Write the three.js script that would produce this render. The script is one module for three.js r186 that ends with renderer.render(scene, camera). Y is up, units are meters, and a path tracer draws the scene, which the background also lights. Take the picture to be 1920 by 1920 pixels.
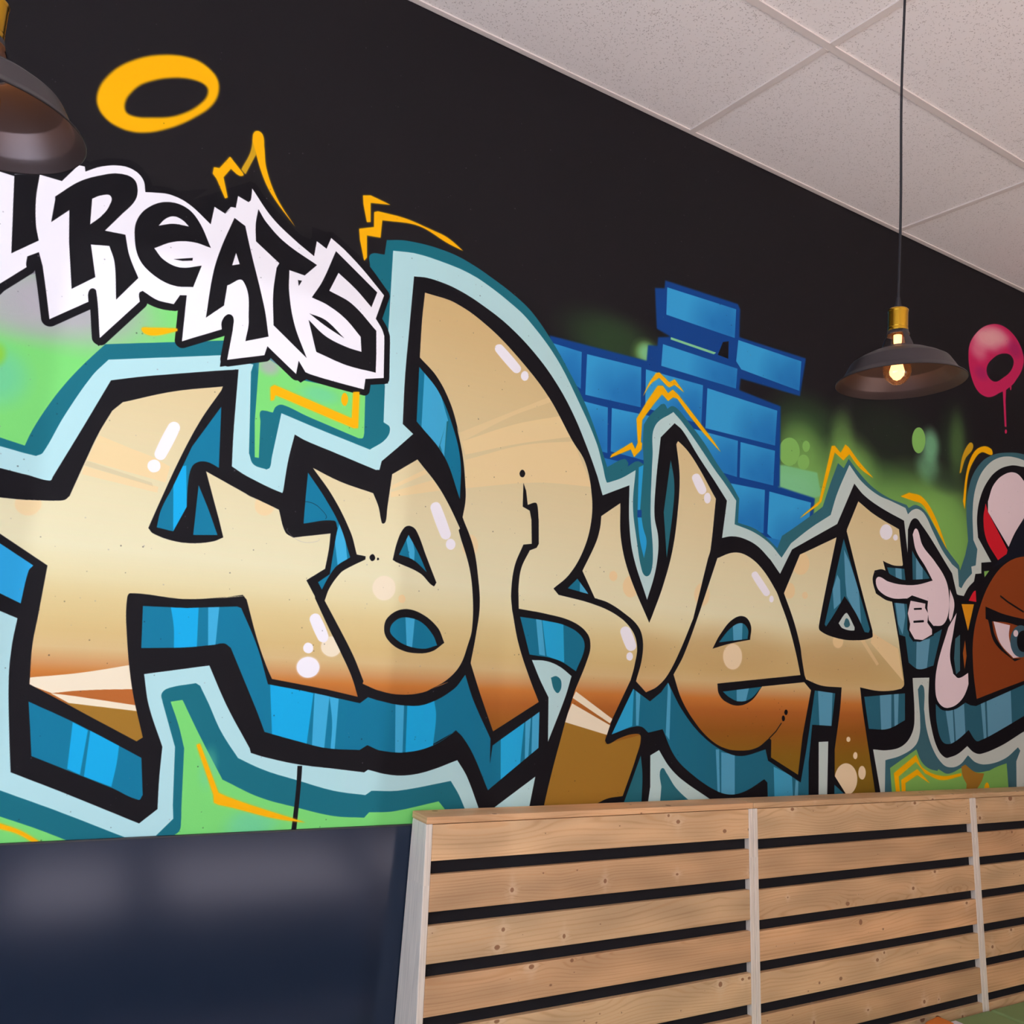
import * as THREE from 'three';
import { RoundedBoxGeometry } from 'three/addons/geometries/RoundedBoxGeometry.js';
import { mergeGeometries } from 'three/addons/utils/BufferGeometryUtils.js';
import { RectAreaLightUniformsLib } from 'three/addons/lights/RectAreaLightUniformsLib.js';
import { createNoise2D } from 'simplex-noise';

// ---------------------------------------------------------------- camera, sky, sun, daylight, exposure
// x runs along the painted wall, y up from the floor, z from the painted wall into the room; metres
const scene = new THREE.Scene();
const camera = new THREE.PerspectiveCamera(59.263, 1, 0.05, 60);
camera.rotation.order = 'YXZ';
camera.position.set(0, 1.8, 2.357);
camera.rotation.set(0.13453, -0.54857, 0.07772);
const renderer = new THREE.WebGLRenderer({ antialias: true });
renderer.toneMapping = THREE.LinearToneMapping;
renderer.toneMappingExposure = 1.0;
renderer.shadowMap.enabled = true;
RectAreaLightUniformsLib.init();
scene.background = new THREE.Color(0.85, 0.93, 1.0);
const CEIL = 3.674, X0 = -1.6, X1 = 8.2, ZF = 5.2;
// sunlight: high sun falling through the front windows onto the floor
function sunlight(colour, intensity, from, to, radius) {
  const s = new THREE.DirectionalLight(colour, intensity);
  s.position.set(...from); s.target.position.set(...to);
  s.castShadow = true; s.shadow.radius = radius; s.shadow.mapSize.set(2048, 2048);
  Object.assign(s.shadow.camera, { left: -8, right: 8, top: 8, bottom: -8, near: 0.1, far: 30 });
  scene.add(s, s.target);
}
sunlight(0xfff8f2, 31, [1.8, 9.8, 10], [1.2, 0, 4.6], 1);
// a narrow beam of sunlight thrown back from across the street, through the first front window
const glint = new THREE.SpotLight(0xeef4ff, 180, 0, 0.108, 0.25, 2);
glint.position.set(1.92, 3.86, 17.2); glint.target.position.set(0.45, 2.1, 5.2);
glint.castShadow = true; glint.shadow.radius = 2.5; glint.shadow.mapSize.set(1024, 1024); glint.shadow.camera.near = 0.5; glint.shadow.camera.far = 20;
scene.add(glint, glint.target);
function daylight(w, h, colour, intensity, pos, look) {
  const l = new THREE.RectAreaLight(colour, intensity, w, h);
  l.position.set(...pos); l.lookAt(...look); scene.add(l);
}
daylight(3.2, 2.3, 0xc8dfff, 3.0, [X0 + 0.03, 1.95, 2.5], [5, 1.95, 2.5]);
daylight(2.3, 2.3, 0xffe0c8, 1.1, [1.9, 1.95, ZF - 0.03], [1.9, 1.95, 0]);

// ---------------------------------------------------------------- helpers
function rng(seed) { let s = seed >>> 0; return () => { s = (s + 0x6d2b79f5) | 0; let t = Math.imul(s ^ (s >>> 15), 1 | s); t = (t + Math.imul(t ^ (t >>> 7), 61 | t)) ^ t; return ((t ^ (t >>> 14)) >>> 0) / 4294967296; }; }
const noise = createNoise2D(rng(7)), noise2 = createNoise2D(rng(19));
const used = {};
const numbered = (n) => { used[n] = (used[n] ?? -1) + 1; return used[n] ? n + '_' + String(used[n]).padStart(3, '0') : n; };
const shadow = (m) => { m.castShadow = m.receiveShadow = true; return m; };
function mesh(name, geo, mat, parent, pos, rot) {
  const m = shadow(new THREE.Mesh(geo, mat)); m.name = name;
  if (pos) m.position.set(...pos);
  if (rot) m.rotation.set(...rot);
  (parent ?? scene).add(m);
  return m;
}
function thing(name, label, category, pos = [0, 0, 0], group) {
  const g = new THREE.Group(); g.name = numbered(name); g.position.set(...pos); scene.add(g);
  g.userData = { label, category }; if (group) g.userData.group = group;
  return g;
}
function structure(o, label) { o.userData.kind = 'structure'; if (label) o.userData.label = label; return o; }
function box(x0, x1, y0, y1, z0, z1) { const g = new THREE.BoxGeometry(x1 - x0, y1 - y0, z1 - z0); g.translate((x0 + x1) / 2, (y0 + y1) / 2, (z0 + z1) / 2); return g; }
function canvas(w, h) { const c = document.createElement('canvas'); c.width = w; c.height = h; return c; }
function texture(c, colour = true) { const t = new THREE.CanvasTexture(c); if (colour) t.colorSpace = THREE.SRGBColorSpace; t.magFilter = THREE.LinearFilter; t.anisotropy = 8; return t; }
const phys = (o) => new THREE.MeshPhysicalMaterial(o);
const std = (o) => new THREE.MeshStandardMaterial(o);

// ---------------------------------------------------------------- the painted wall: paint laid down in wall millimetres (x, height)
// f fill, i fill kept inside the fill before it, c letter fill, b brick fill, T lettering with its outline, k brush line, s sprayed cloud; ~ marks a point that the line rounds
const MURAL = `
f green|13 1490 39 1664 491 1689 1088 1492 1639 1391 2054 1456 3674 1567 4317 1576 5753 1669 5721 964 2634 1125 1249 1138 197 1069 70 1081
f green|-116 2425 3 2515 216 2644 590 2553 968 2648 1008 2261 530 2181 67 2040 -60 2021
s mist 1|145 2505 254 136
s mist .8|25 2472 185 103
s aqua .8|27 2296 86 92
s lime .9|20 2346 24 37
s mist .7|639 2439 53 47
s mist .8|742 2451 33 26
s aqua .6|756 2390 93 55
s aqua .6|737 1289 90 60
s aqua .5|597 1346 65 71
s dkgreen .55|1824 2802 240 121
s dkgreen .5|1743 2815 233 119
s dkgreen .8|2773 2687 293 176
s dkgreen .9|3191 2527 833 168
s dkgreen .3|3271 2752 448 190
s dkgreen .5|3748 2778 162 257
s dkgreen .7|2580 2089 7 5
s green2 1|3112 2338 678 328
s green2 1|3560 2360 516 361
s green2 1|3687 2346 325 331
s green2 .9|2786 2412 322 189
s green2 .5|2981 2687 98 154
s green2 .8|3035 2580 216 165
s green2 .35|3768 2800 82 203
s green2 .8|2740 2579 198 174
s mint .8|3570 2764 87 102
s mint .6|3553 2666 115 95
s green2 .8|1937 2796 77 66
s mint .8|1937 2800 53 47
s navy .35|3681 2614 159 66
f minty blur|2600 2516 2652 2522 2835 2523 2863 2434 2809 2415 2606 2416
s mint .5|2708 2453 165 62
f leaf|~2730 2589 ~2720 2555 ~2692 2529 ~2656 2524 ~2626 2539 ~2614 2569 ~2623 2603 ~2651 2628 ~2687 2635 ~2717 2620
f leaf|~2787 2621 ~2783 2607 ~2773 2597 ~2760 2594 ~2749 2601 ~2744 2613 ~2747 2627 ~2758 2637 ~2771 2639 ~2782 2633
f leaf|~2787 2557 ~2781 2539 ~2765 2525 ~2744 2522 ~2727 2530 ~2720 2546 ~2725 2564 ~2741 2578 ~2762 2582 ~2780 2574
f leaf|~3531 2780 ~3522 2745 ~3499 2719 ~3470 2714 ~3446 2731 ~3436 2763 ~3444 2798 ~3467 2823 ~3496 2829 ~3521 2812
f brickline blur|1530 2765 1939 2774 1941 2831 1983 2839 1984 2870 2042 2886 1976 2899 1957 3044 2001 3055 2002 3085 2363 3093 2376 3076 2378 2967 2747 2970 2720 2810 2394 2810 2390 2765 2614 2748 2626 2430 2612 2435 2826 2419 2820 2348 2661 2198 1793 1923 1646 2386
f blackp|2295 2928 2324 2938 2326 2871 2273 2874
f mint|2043 2885 2264 2880 2253 2871 2042 2876
b brick|2013 3062 2355 3070 2354 2958 2016 2961
b brick|2008 2851 2375 2844 2372 2767 2006 2771
b brick|2373 2955 2721 2952 2715 2831 2395 2846 2367 2871
b brick|1521 2743 1662 2740 1668 2616 1549 2660
b brick|1684 2738 1917 2745 1925 2605 1688 2600
b brick|1938 2743 2207 2744 2208 2599 1945 2607
b brick|2229 2738 2596 2727 2591 2589 2229 2589
b brick|1674 2577 1784 2576 1794 2422 1714 2425
b brick|1801 2578 1983 2583 1950 2424 1808 2430
b brick|2158 2576 2394 2572 2397 2436 2251 2446
b brick|2408 2570 2592 2569 2590 2434 2411 2437
b brick|2300 2407 2546 2410 2547 2246 2376 2253
b brick|2570 2408 2804 2399 2798 2329 2661 2198 2568 2247
b brick|2501 2235 2649 2231 2618 2183
b brick|1776 2403 1850 2402 1796 2367
f teal|-54 2161 51 2156 103 2146 ~113 2183 ~136 2243 ~165 2304 ~201 2365 241 2424 519 2501 607 2498 889 2613 887 2779 898 2815 ~896 2851 939 2864 941 2909 ~1003 2926 ~1105 2934 ~1198 2925 ~1316 2890 ~1409 2852 ~1468 2816 ~1542 2748 ~1606 2677 ~1678 2587 ~1735 2496 1798 2374 1801 2377 ~1866 2414 ~1885 2404 1884 2391 ~1924 2416 1953 2410 ~1944 2484 1943 2547 ~1965 2582 2015 2634 ~2031 2638 2045 2624 ~2067 2638 ~2094 2632 ~2144 2598 ~2226 2535 ~2296 2468 ~2367 2408 2414 2358 2413 2268 ~2500 2257 ~2569 2229 2625 2198 2648 2248 ~2731 2299 2835 2366 2873 2392 2916 2496 2957 2582 2993 2567 3022 2611 3022 2610 ~3086 2566 ~3174 2519 ~3280 2489 3407 2475 3421 2464 ~3472 2484 ~3538 2466 ~3607 2407 ~3687 2328 3790 2257 3799 2234 3838 2310 3858 2373 ~3843 2517 ~3864 2630 ~3915 2713 ~4011 2787 ~4166 2835 ~4351 2850 ~4785 2786 5044 2334 3865 1860 1048 1883 83 1919 -19 1907
f green|616 2467 627 2484 735 2442 923 2444 932 2329 ~929 2315 917 2312 ~761 2346 ~692 2363 ~675 2355 668 2337 ~640 2337 ~634 2330 638 2307 645 2209 634 2209 623 2304 617 2443
s mist .8|644 2459 39 32
s aqua .7|792 2412 75 33
f blue2|1932 2396 1952 2407 1949 2251 1938 2249
f blue2|1940 2224 1957 2226 ~1967 2191 ~1985 2148 1978 2089 ~1955 2149
f brickline|1937 2249 1955 2252 1957 2227 1939 2224
f teal|49 1408 83 1162 438 1135 1241 1212 1854 1165 3287 1246 3303 1402 ~3402 1431 ~3495 1471 ~3524 1521 3524 1592 3506 1702 ~3529 1722 ~3550 1704 3551 1620 ~3571 1538 ~3620 1452 ~3687 1394 ~3745 1379 ~3813 1390 3872 1429 ~3933 1398 ~4026 1390 ~4163 1415 4267 1464 4286 1449 4253 1401 4257 1252 5733 1215 5756 1742 3307 1669 1625 1553 14 1663
f green|58 1342 165 1309 ~238 1281 314 1248 286 1205 76 1218
f green|544 1249 ~558 1261 ~559 1283 556 1315 545 1459 ~525 1514 499 1571 527 1576 ~580 1488 649 1380 649 1381 ~749 1335 ~848 1307 ~954 1281 1044 1273 1057 1287 ~1130 1287 1270 1310 1297 1283 1283 1224 624 1121 521 1191
s aqua .6|723 1260 79 66
s aqua .5|750 1272 83 43
s aqua .5|609 1410 30 65
f green2|3330 1381 3502 1455 ~3538 1406 ~3589 1377 3650 1365 3657 1373 ~3726 1353 3823 1376 3853 1384 ~3934 1357 4036 1362 ~4099 1379 4174 1393 4199 1254 3346 1265
f pale|-52 2143 54 2136 ~95 2130 129 2126 ~142 2136 ~175 2231 ~222 2340 253 2388 517 2461 527 2461 602 2455 598 2434 607 2337 618 2217 ~633 2190 669 2182 ~677 2189 679 2217 691 2340 ~802 2316 954 2286 ~998 2324 ~1008 2359 987 2372 980 2479 979 2479 972 2690 969 2762 964 2883 ~1037 2896 ~1127 2896 ~1220 2887 ~1294 2866 ~1386 2828 ~1450 2792 ~1562 2698 ~1663 2572 ~1744 2453 ~1778 2377 ~1799 2324 1810 2325 ~1860 2347 1919 2384 ~1917 2258 ~1945 2134 ~1967 2059 ~1988 2030 ~2011 2043 ~2016 2110 ~1997 2232 1992 2305 ~1990 2445 ~1992 2549 2073 2618 ~2119 2588 ~2201 2520 ~2284 2446 ~2340 2401 2399 2348 2396 2260 ~2494 2244 ~2581 2212 2650 2165 2699 2226 ~2807 2299 2922 2366 ~2958 2459 3027 2586 3028 2586 ~3105 2531 ~3209 2491 ~3307 2476 3400 2461 3417 2436 ~3449 2459 ~3491 2468 ~3539 2448 ~3598 2382 ~3668 2308 3738 2256 3782 2238 3792 2162 3810 2156 ~3840 2190 3891 2231 3885 2261 3919 2270 3931 2345 3899 2384 ~3892 2524 ~3916 2632 ~3979 2724 ~4088 2794 ~4234 2824 ~4410 2807 ~4719 2707 4909 2320 3865 1860 1048 1883 83 1919 -19 1907
f pale|44 1445 50 1402 157 1366 ~294 1311 441 1248 465 1200 499 1246 540 1290 535 1322 523 1462 481 1568 ~476 1590 ~492 1604 554 1618 565 1612 590 1571 ~631 1499 681 1434 ~730 1412 ~777 1395 ~840 1377 ~947 1347 1041 1333 1058 1344 ~1145 1343 1304 1366 ~1334 1327 1360 1283 1379 1227 1631 1252 1628 1512 356 1777 -14 1866
f pale|1444 1316 1604 1392 1891 1371 1993 1499 2828 1554 3142 1559 3390 1835 5172 1929 5152 1151 2628 1237 1421 1165
f teal|3300 1245 3299 1412 ~3402 1431 ~3495 1471 ~3524 1521 3524 1592 3506 1702 ~3529 1722 ~3550 1704 3551 1620 ~3571 1538 ~3620 1452 ~3687 1394 ~3745 1379 ~3813 1390 3872 1429 ~3933 1398 ~4026 1390 ~4163 1415 4267 1464 4286 1449 4253 1401 4257 1217
f green2|3330 1381 3502 1455 ~3538 1406 ~3589 1377 3650 1365 3657 1373 ~3726 1353 3823 1376 3853 1384 ~3934 1357 4036 1362 ~4099 1379 4174 1393 4199 1218 3351 1244
f blackp|-45 2096 -19 1907 19 1810 104 1763 141 1749 ~138 1684 ~142 1610 ~159 1491 173 1406 172 1406 ~306 1350 462 1282 500 1314 ~495 1386 493 1462 ~449 1561 429 1635 582 1663 ~637 1565 708 1459 713 1446 712 1447 ~751 1436 ~843 1417 ~941 1405 1031 1394 1042 1401 ~1099 1388 ~1153 1384 ~1223 1394 1320 1425 ~1356 1379 1405 1287 1422 1256 1456 1285 1598 1374 1584 1285 1588 1242 2055 1283 2061 1334 2054 1436 2091 1453 ~2141 1398 ~2204 1353 2339 1285 2601 1219 2901 1277 2892 1483 2947 1485 2950 1276 3278 1267 3219 1455 ~3314 1452 ~3410 1470 ~3467 1515 ~3486 1575 3469 1748 3584 1754 ~3582 1643 ~3603 1549 ~3648 1461 ~3701 1422 ~3744 1423 ~3803 1438 3866 1469 ~3917 1442 ~3973 1436 ~4131 1472 4295 1529 4646 1645 5040 2127 ~4783 2648 ~4471 2790 ~4292 2788 ~4200 2778 ~4088 2735 ~4002 2664 ~3949 2581 ~3927 2491 3935 2400 4043 2299 3963 2287 3964 2238 3917 2231 3907 2196 ~3861 2162 3829 2123 ~3770 2131 ~3749 2175 3729 2224 ~3649 2265 ~3570 2332 ~3512 2401 ~3478 2425 ~3444 2414 3419 2371 3420 2269 3391 2405 ~3238 2438 ~3124 2475 3061 2514 2963 2335 2706 2203 2645 2103 ~2591 2150 ~2591 2150 ~2518 2194 ~2447 2213 ~2386 2214 2336 2202 2352 2341 2287 2403 ~2203 2479 ~2121 2559 2082 2579 2022 2517 ~2012 2355 ~2014 2239 ~2035 2172 ~2039 2113 ~2029 2038 2002 1950 ~1931 2092 ~1905 2202 1896 2328 1786 2277 1759 2338 ~1720 2408 ~1646 2524 ~1569 2615 ~1484 2689 ~1378 2756 ~1276 2799 ~1179 2826 ~1088 2833 1038 2825 ~1039 2666 ~1040 2520 1047 2378 1083 2355 1037 2305 993 2259 989 2233 978 2231 ~847 2260 ~769 2277 734 2289 ~724 2213 720 2133 ~717 2126 ~619 2156 578 2175 ~572 2259 565 2433 499 2414 ~344 2366 265 2338 ~214 2199 171 2085 ~165 2073 ~116 2079 60 2086
f teal|2108 1281 2110 1333 ~2100 1377 ~2111 1394 ~2130 1377 ~2176 1327 2249 1277
f blue2|-28 1969 83 1915 157 1872 ~149 1858 143 1783 99 1802 -10 1843
f shade|188 1563 ~290 1517 448 1436 462 1348 ~454 1337 391 1366 210 1441 199 1504
i sky|286 1518 321 1500 317 1398 288 1412
i sky|326 1499 394 1465 ~394 1425 389 1369 326 1394
f shade|406 1799 509 1802 634 1816 645 1813 ~698 1717 737 1622 862 1604 999 1580 1021 1597 ~1058 1588 ~1133 1577 ~1204 1583 ~1287 1627 1323 1671 1323 1671 ~1357 1599 1427 1487 1432 1413 1436 1467 1596 1569 1602 1460 1432 1337 ~1372 1440 ~1332 1490 1307 1510 ~1258 1478 1216 1460 1312 1511 ~1237 1467 ~1155 1448 ~1076 1452 1033 1467 1011 1454 ~916 1459 ~821 1480 742 1500 ~713 1557 630 1710 ~612 1720 586 1715 615 1720 ~521 1705 415 1697
i sky|470 1806 538 1811 546 1705 491 1701 ~484 1754
i skym|561 1813 589 1815 591 1714 573 1711
i sky|742 1626 806 1615 863 1602 859 1470 763 1490
i skym|866 1603 909 1597 909 1459 874 1463
i skym|909 1595 936 1590 939 1456 927 1458 ~924 1526
i skym|1106 1581 1133 1581 1142 1445 1119 1445
i sky|1143 1581 1226 1599 ~1238 1550 1236 1456 1151 1445
i sky|1463 1487 1543 1539 1539 1404 1474 1362
i skym|1547 1539 1566 1550 1567 1428 1555 1420
i skym|1571 1552 1598 1573 1604 1456 1578 1436
f shade|414 1994 ~419 2040 ~440 2102 473 2209 533 2326 546 2166 ~517 2176 ~494 2173 ~479 2157 ~475 2116 479 2055 454 1989
i sky|440 2106 457 2156 465 2159 479 2055 454 1989
f shade|501 2114 ~531 2059 563 1993 503 1986
f shade|782 2192 ~839 2128 ~889 2059 928 1976 ~893 1950 ~873 1919 856 1880 843 1899 874 1924 ~878 1993 882 2052 ~870 2071 785 2052 783 2120
i skym|886 2064 905 2037 920 1970 895 1943 878 2018
f shade|1082 2558 ~1153 2496 ~1212 2397 ~1246 2301 1255 2187 ~1189 2308 1090 2394
i skym|1100 2558 1157 2497 1192 2418 1190 2304 1175 2313 1107 2382
i teal|1169 2329 1188 2413 1194 2415 1191 2312
i skym|1173 2337 1188 2417 1190 2304
f shade|1499 1855 ~1589 1850 ~1677 1839 ~1737 1811 ~1753 1774 1725 1699 ~1650 1731 1544 1742
i skym|1557 1858 1578 1859 1603 1741 1580 1744
i sky|1580 1859 1663 1849 1677 1724 1608 1741
f pale|1554 1726 ~1610 1725 ~1662 1710 1709 1683 ~1690 1616 1636 1478 1626 1614 ~1590 1666
f teal|1630 1675 ~1652 1680 ~1671 1663 ~1664 1630 ~1645 1639
f shade|1706 1993 1754 1948 1671 1959
i skym|1717 1990 1754 1948 1719 1951
f shade|1964 1652 2040 1613 2087 1645 2115 1678 ~2188 1585 ~2281 1505 ~2387 1451 ~2480 1432 2603 1455 2618 1415 2798 1334 ~2828 1480 2861 1676 2980 1669 2964 1544 2852 1547 2839 1406 2846 1259 2626 1266 2619 1337 2602 1349 ~2514 1311 ~2435 1299 ~2356 1317 ~2240 1375 ~2162 1433 2102 1522 2040 1510 ~2008 1529 ~1963 1526 1885 1503
i sky|1967 1655 1969 1531 1881 1500
i skym|1976 1646 1996 1634 1996 1533 1985 1533
i skym|2115 1682 2130 1651 2135 1486 2117 1504
i skym|2353 1455 2369 1455 2383 1300 2372 1300
i skym|2380 1446 2447 1437 2456 1289 2390 1291
i sky|2649 1393 2749 1358 2762 1252 2662 1255
i skym|2770 1343 2785 1338 2786 1251 2765 1252
i skym|2879 1676 2964 1674 2962 1541 2893 1543
f teal|2013 1436 ~2025 1369 2027 1279 1951 1282
f shade|3156 1661 3419 1683 3422 1573 ~3312 1537 3190 1535
i skym|3254 1672 3329 1680 3333 1530 3269 1526
i skym|3346 1678 3377 1681 3375 1530 3355 1530
f shade|2990 1322 3073 1272 2992 1275
f teal|2073 2446 ~2095 2368 ~2096 2274 2079 2101 2054 2258
f shade|3281 2197 3397 2200 3409 2155 ~3335 2158 3292 2175
f shade|3449 2315 ~3478 2264 3579 2176 3458 2160
i skym|3478 2258 3526 2217 3527 2166 3481 2161
f shade|3334 2052 3421 2054 3441 1921 3469 1899 3604 1937 3670 1965 3612 1806 ~3509 1786 3440 1810 3414 1917 3374 1922
i skym|3343 2056 3401 2058 3412 2003 3396 1924 3364 1966
i skym|3492 1902 3585 1919 3565 1782 3491 1779
f shade|3632 1645 ~3682 1620 ~3770 1625 3849 1656 3889 1645 3930 1643 4317 1751 4773 1895 4771 1712 4317 1607 ~4077 1526 ~3973 1496 ~3932 1492 3875 1538 ~3792 1495 ~3724 1477 ~3676 1494 ~3641 1566
i skym|3702 1624 3755 1625 3772 1472 3743 1478
i skym|3765 1625 3839 1650 3851 1524 3782 1483
i skym|3966 1659 3997 1666 4014 1496 3993 1496
i skym|4012 1672 4205 1726 4217 1563 4025 1508
c H|-34 2016 69 2019 ~123 2021 178 2027 ~201 2032 211 2043 ~224 2093 ~234 2131 ~254 2203 277 2264 298 2290 ~411 2341 531 2380 528 2368 ~485 2278 ~448 2174 ~414 2059 395 1990 ~408 1978 ~454 1966 ~503 1965 ~554 1976 578 1989 561 2035 515 2152 650 2099 ~625 2108 714 2080 ~738 2023 761 2011 864 2035 ~864 1995 859 1937 810 1901 838 1861 840 1854 ~889 1775 ~930 1712 ~968 1649 991 1597 899 1614 746 1636 ~728 1667 ~696 1734 656 1836 645 1847 572 1831 ~645 1844 ~507 1824 ~374 1827 ~368 1813 ~375 1746 ~405 1604 445 1484 432 1475 185 1602 ~179 1687 ~182 1763 186 1875 80 1937 -32 2001
i peach .6 soft|~701 2090 ~698 2074 ~686 2062 ~669 2060 ~655 2068 ~649 2083 ~652 2099 ~664 2110 ~680 2113 ~694 2105
i peach .6 soft|~155 2016 ~151 2000 ~139 1988 ~122 1986 ~108 1994 ~101 2008 ~104 2024 ~116 2036 ~132 2038 ~147 2031
i cream1 soft|~928 1730 ~924 1714 ~911 1704 ~894 1703 ~878 1712 ~871 1727 ~875 1743 ~888 1754 ~906 1755 ~921 1746
i white soft|~872 1672 ~867 1655 ~853 1645 ~833 1644 ~817 1653 ~809 1669 ~813 1685 ~828 1696 ~847 1697 ~864 1688
i white|~849 1722 ~848 1714 ~841 1708 ~832 1708 ~825 1712 ~821 1721 ~823 1729 ~829 1735 ~838 1735 ~846 1730
i cream1|184 1617 ~287 1632 394 1655 409 1598 ~292 1591 234 1583 179 1602
i deep|234 1583 ~321 1593 412 1598 423 1557 282 1577
i cream1|231 1583 282 1578 420 1560 426 1545 273 1561
i ochre|267 1562 426 1546 452 1475 426 1462
i peach .8|256 2199 ~321 2182 378 2169 427 2150 421 2108 236 2134
i peach .7|233 2119 406 2095 405 2080 231 2099
i deepcream .4|237 2133 389 2103 394 2094 232 2121
c A|794 2207 ~875 2182 977 2164 ~997 2128 ~1009 2091 ~1015 2082 ~1023 2090 ~1024 2128 1029 2227 1104 2283 ~1186 2207 ~1263 2101 ~1260 2093 ~1307 1986 ~1328 1892 ~1333 1805 ~1324 1761 ~1303 1698 ~1262 1653 1201 1619 ~1263 1646 ~1188 1615 ~1113 1607 ~1051 1616 1001 1633 1003 1640 ~966 1707 ~919 1777 867 1851 ~877 1886 ~903 1929 ~921 1944 973 1975 973 1984 946 1986 ~921 2046 ~861 2135
i cream1 soft|~1072 1904 ~1068 1884 ~1052 1870 ~1030 1868 ~1012 1879 ~1003 1898 ~1008 1918 ~1024 1932 ~1045 1934 ~1064 1924
i peach|~1107 1876 ~1106 1869 ~1101 1864 ~1094 1864 ~1088 1867 ~1085 1874 ~1086 1882 ~1091 1886 ~1098 1887 ~1104 1883
i peach .6 soft|~1325 2056 ~1322 2037 ~1311 2024 ~1295 2022 ~1282 2032 ~1275 2050 ~1278 2070 ~1289 2083 ~1305 2085 ~1319 2075
i peach .8|1032 2195 1132 2258 1140 2247 1033 2184
i peach .8|1030 2175 1161 2231 1186 2203 1031 2160
c R|1078 2786 ~1184 2781 ~1306 2735 ~1437 2652 ~1547 2560 ~1647 2440 ~1707 2374 ~1743 2264 ~1745 2172 ~1720 2081 ~1673 2003 1616 1953 1637 1935 ~1771 1918 ~1878 1888 ~1945 1843 ~1970 1791 ~1964 1729 1951 1680 1883 1551 1859 1483 ~1872 1472 ~1915 1490 ~1976 1505 ~2008 1497 ~1993 1430 1946 1307 ~1881 1300 1839 1285 1844 1281 1691 1253 1631 1252 ~1655 1371 1697 1542 1726 1638 ~1765 1732 ~1776 1780 ~1760 1821 ~1696 1855 ~1597 1871 1492 1879 1488 1914 ~1485 1947 ~1490 2005 1516 2063 1541 2074 1548 2087 1541 2162 ~1532 2208 ~1524 2215 1496 2204 1486 2248 1474 2271 1478 2196 1505 2187 1514 2159 1522 2084 1491 2078 ~1465 2007 ~1460 1924 1468 1875 ~1501 1772 ~1549 1673 1591 1599 1434 1508 ~1378 1619 1338 1705 1338 1709 ~1348 1790 ~1353 1874 ~1341 1953 ~1314 2051 1269 2134 ~1274 2183 ~1270 2227 ~1252 2318 1223 2404 ~1231 2389 ~1196 2468 ~1144 2539 1081 2586 ~1077 2696
i peach .5 soft|~1330 2057 ~1327 2038 ~1315 2025 ~1300 2023 ~1286 2033 ~1280 2051 ~1283 2070 ~1294 2083 ~1309 2085 ~1323 2075
i peach .5|1236 2388 1547 2563 1555 2548 ~1404 2468 1243 2360
i peach .8|1245 2362 ~1430 2451 1594 2509 1644 2450 ~1436 2388 1260 2324
i peach .8|1262 2308 ~1461 2389 1653 2436 1740 2299 ~1521 2279 1270 2223
i cream1|1730 1636 1885 1552 1875 1538 1719 1615
i cream1|1718 1598 1881 1530 1867 1501 1692 1540
i ochre|1692 1540 1859 1502 1861 1472 2010 1503 1966 1260 1626 1252
c V|1786 2208 1862 2262 ~1875 2139 ~1919 2027 2017 1874 2017 1874 2028 1898 ~2068 2001 ~2102 2124 ~2117 2253 ~2118 2395 2095 2506 ~2105 2517 ~2178 2468 2297 2340 ~2283 2155 2272 2119 2216 1903 ~2162 1788 ~2113 1705 ~2068 1663 2020 1642 1974 1677 ~1994 1753 ~1992 1819 ~1966 1862 ~1900 1901 ~1836 1927 1781 1937 1724 2020 ~1771 2118 ~1784 2168
i s tan .4|1860 1772 500 112
i peach .7 soft|~1868 2018 ~1866 2008 ~1858 2001 ~1848 2000 ~1839 2005 ~1835 2014 ~1837 2025 ~1845 2031 ~1855 2032 ~1864 2027
i peach .7 soft|~1961 1991 ~1956 1969 ~1940 1955 ~1920 1953 ~1902 1965 ~1895 1985 ~1899 2006 ~1915 2021 ~1935 2023 ~1953 2011
i peach .6 soft|~2289 1993 ~2283 1969 ~2266 1953 ~2243 1951 ~2224 1964 ~2215 1987 ~2221 2010 ~2238 2027 ~2261 2029 ~2280 2016
c E|2318 2127 ~2396 2156 ~2464 2153 ~2544 2115 ~2626 2038 ~2654 1995 ~2697 1923 ~2744 1821 2782 1718 2839 1676 2800 1505 2782 1362 2633 1426 2631 1489 2620 1496 ~2560 1462 ~2479 1451 ~2393 1460 ~2313 1496 ~2240 1555 ~2179 1626 2138 1706 ~2181 1776 ~2246 1933 2295 2065
i s tan .42|2405 1797 603 123
i peach .6 soft|~2289 1993 ~2283 1969 ~2266 1953 ~2243 1951 ~2224 1964 ~2215 1987 ~2221 2010 ~2238 2027 ~2261 2029 ~2280 2016
i cream2 soft|~2462 1784 ~2455 1757 ~2433 1739 ~2404 1738 ~2380 1753 ~2369 1779 ~2376 1806 ~2399 1823 ~2427 1825 ~2452 1810
c Y|2967 2284 2751 2188 2670 2032 ~2727 1936 ~2769 1843 ~2782 1793 2800 1731 2809 1716 ~2897 1696 3017 1693 ~3011 1608 2986 1455 2990 1355 3073 1272 3244 1268 ~3196 1440 ~3148 1611 3129 1697 ~3238 1687 ~3333 1691 3394 1701 ~3411 1715 3411 1737 3370 1900 3321 2057 3224 2076 3257 2128 3379 2202 3389 2217 3358 2364 ~3195 2404 3089 2445 3023 2321 3020 2299 2998 2280
i s tan .5|2971 1803 638 145
i peach .7 soft|~2806 2160 ~2798 2134 ~2774 2115 ~2744 2112 ~2719 2125 ~2708 2150 ~2716 2176 ~2740 2195 ~2770 2198 ~2795 2185
i peach .7 soft|~2730 2047 ~2725 2029 ~2710 2017 ~2691 2015 ~2675 2025 ~2668 2042 ~2673 2060 ~2688 2072 ~2707 2074 ~2723 2065
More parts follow.
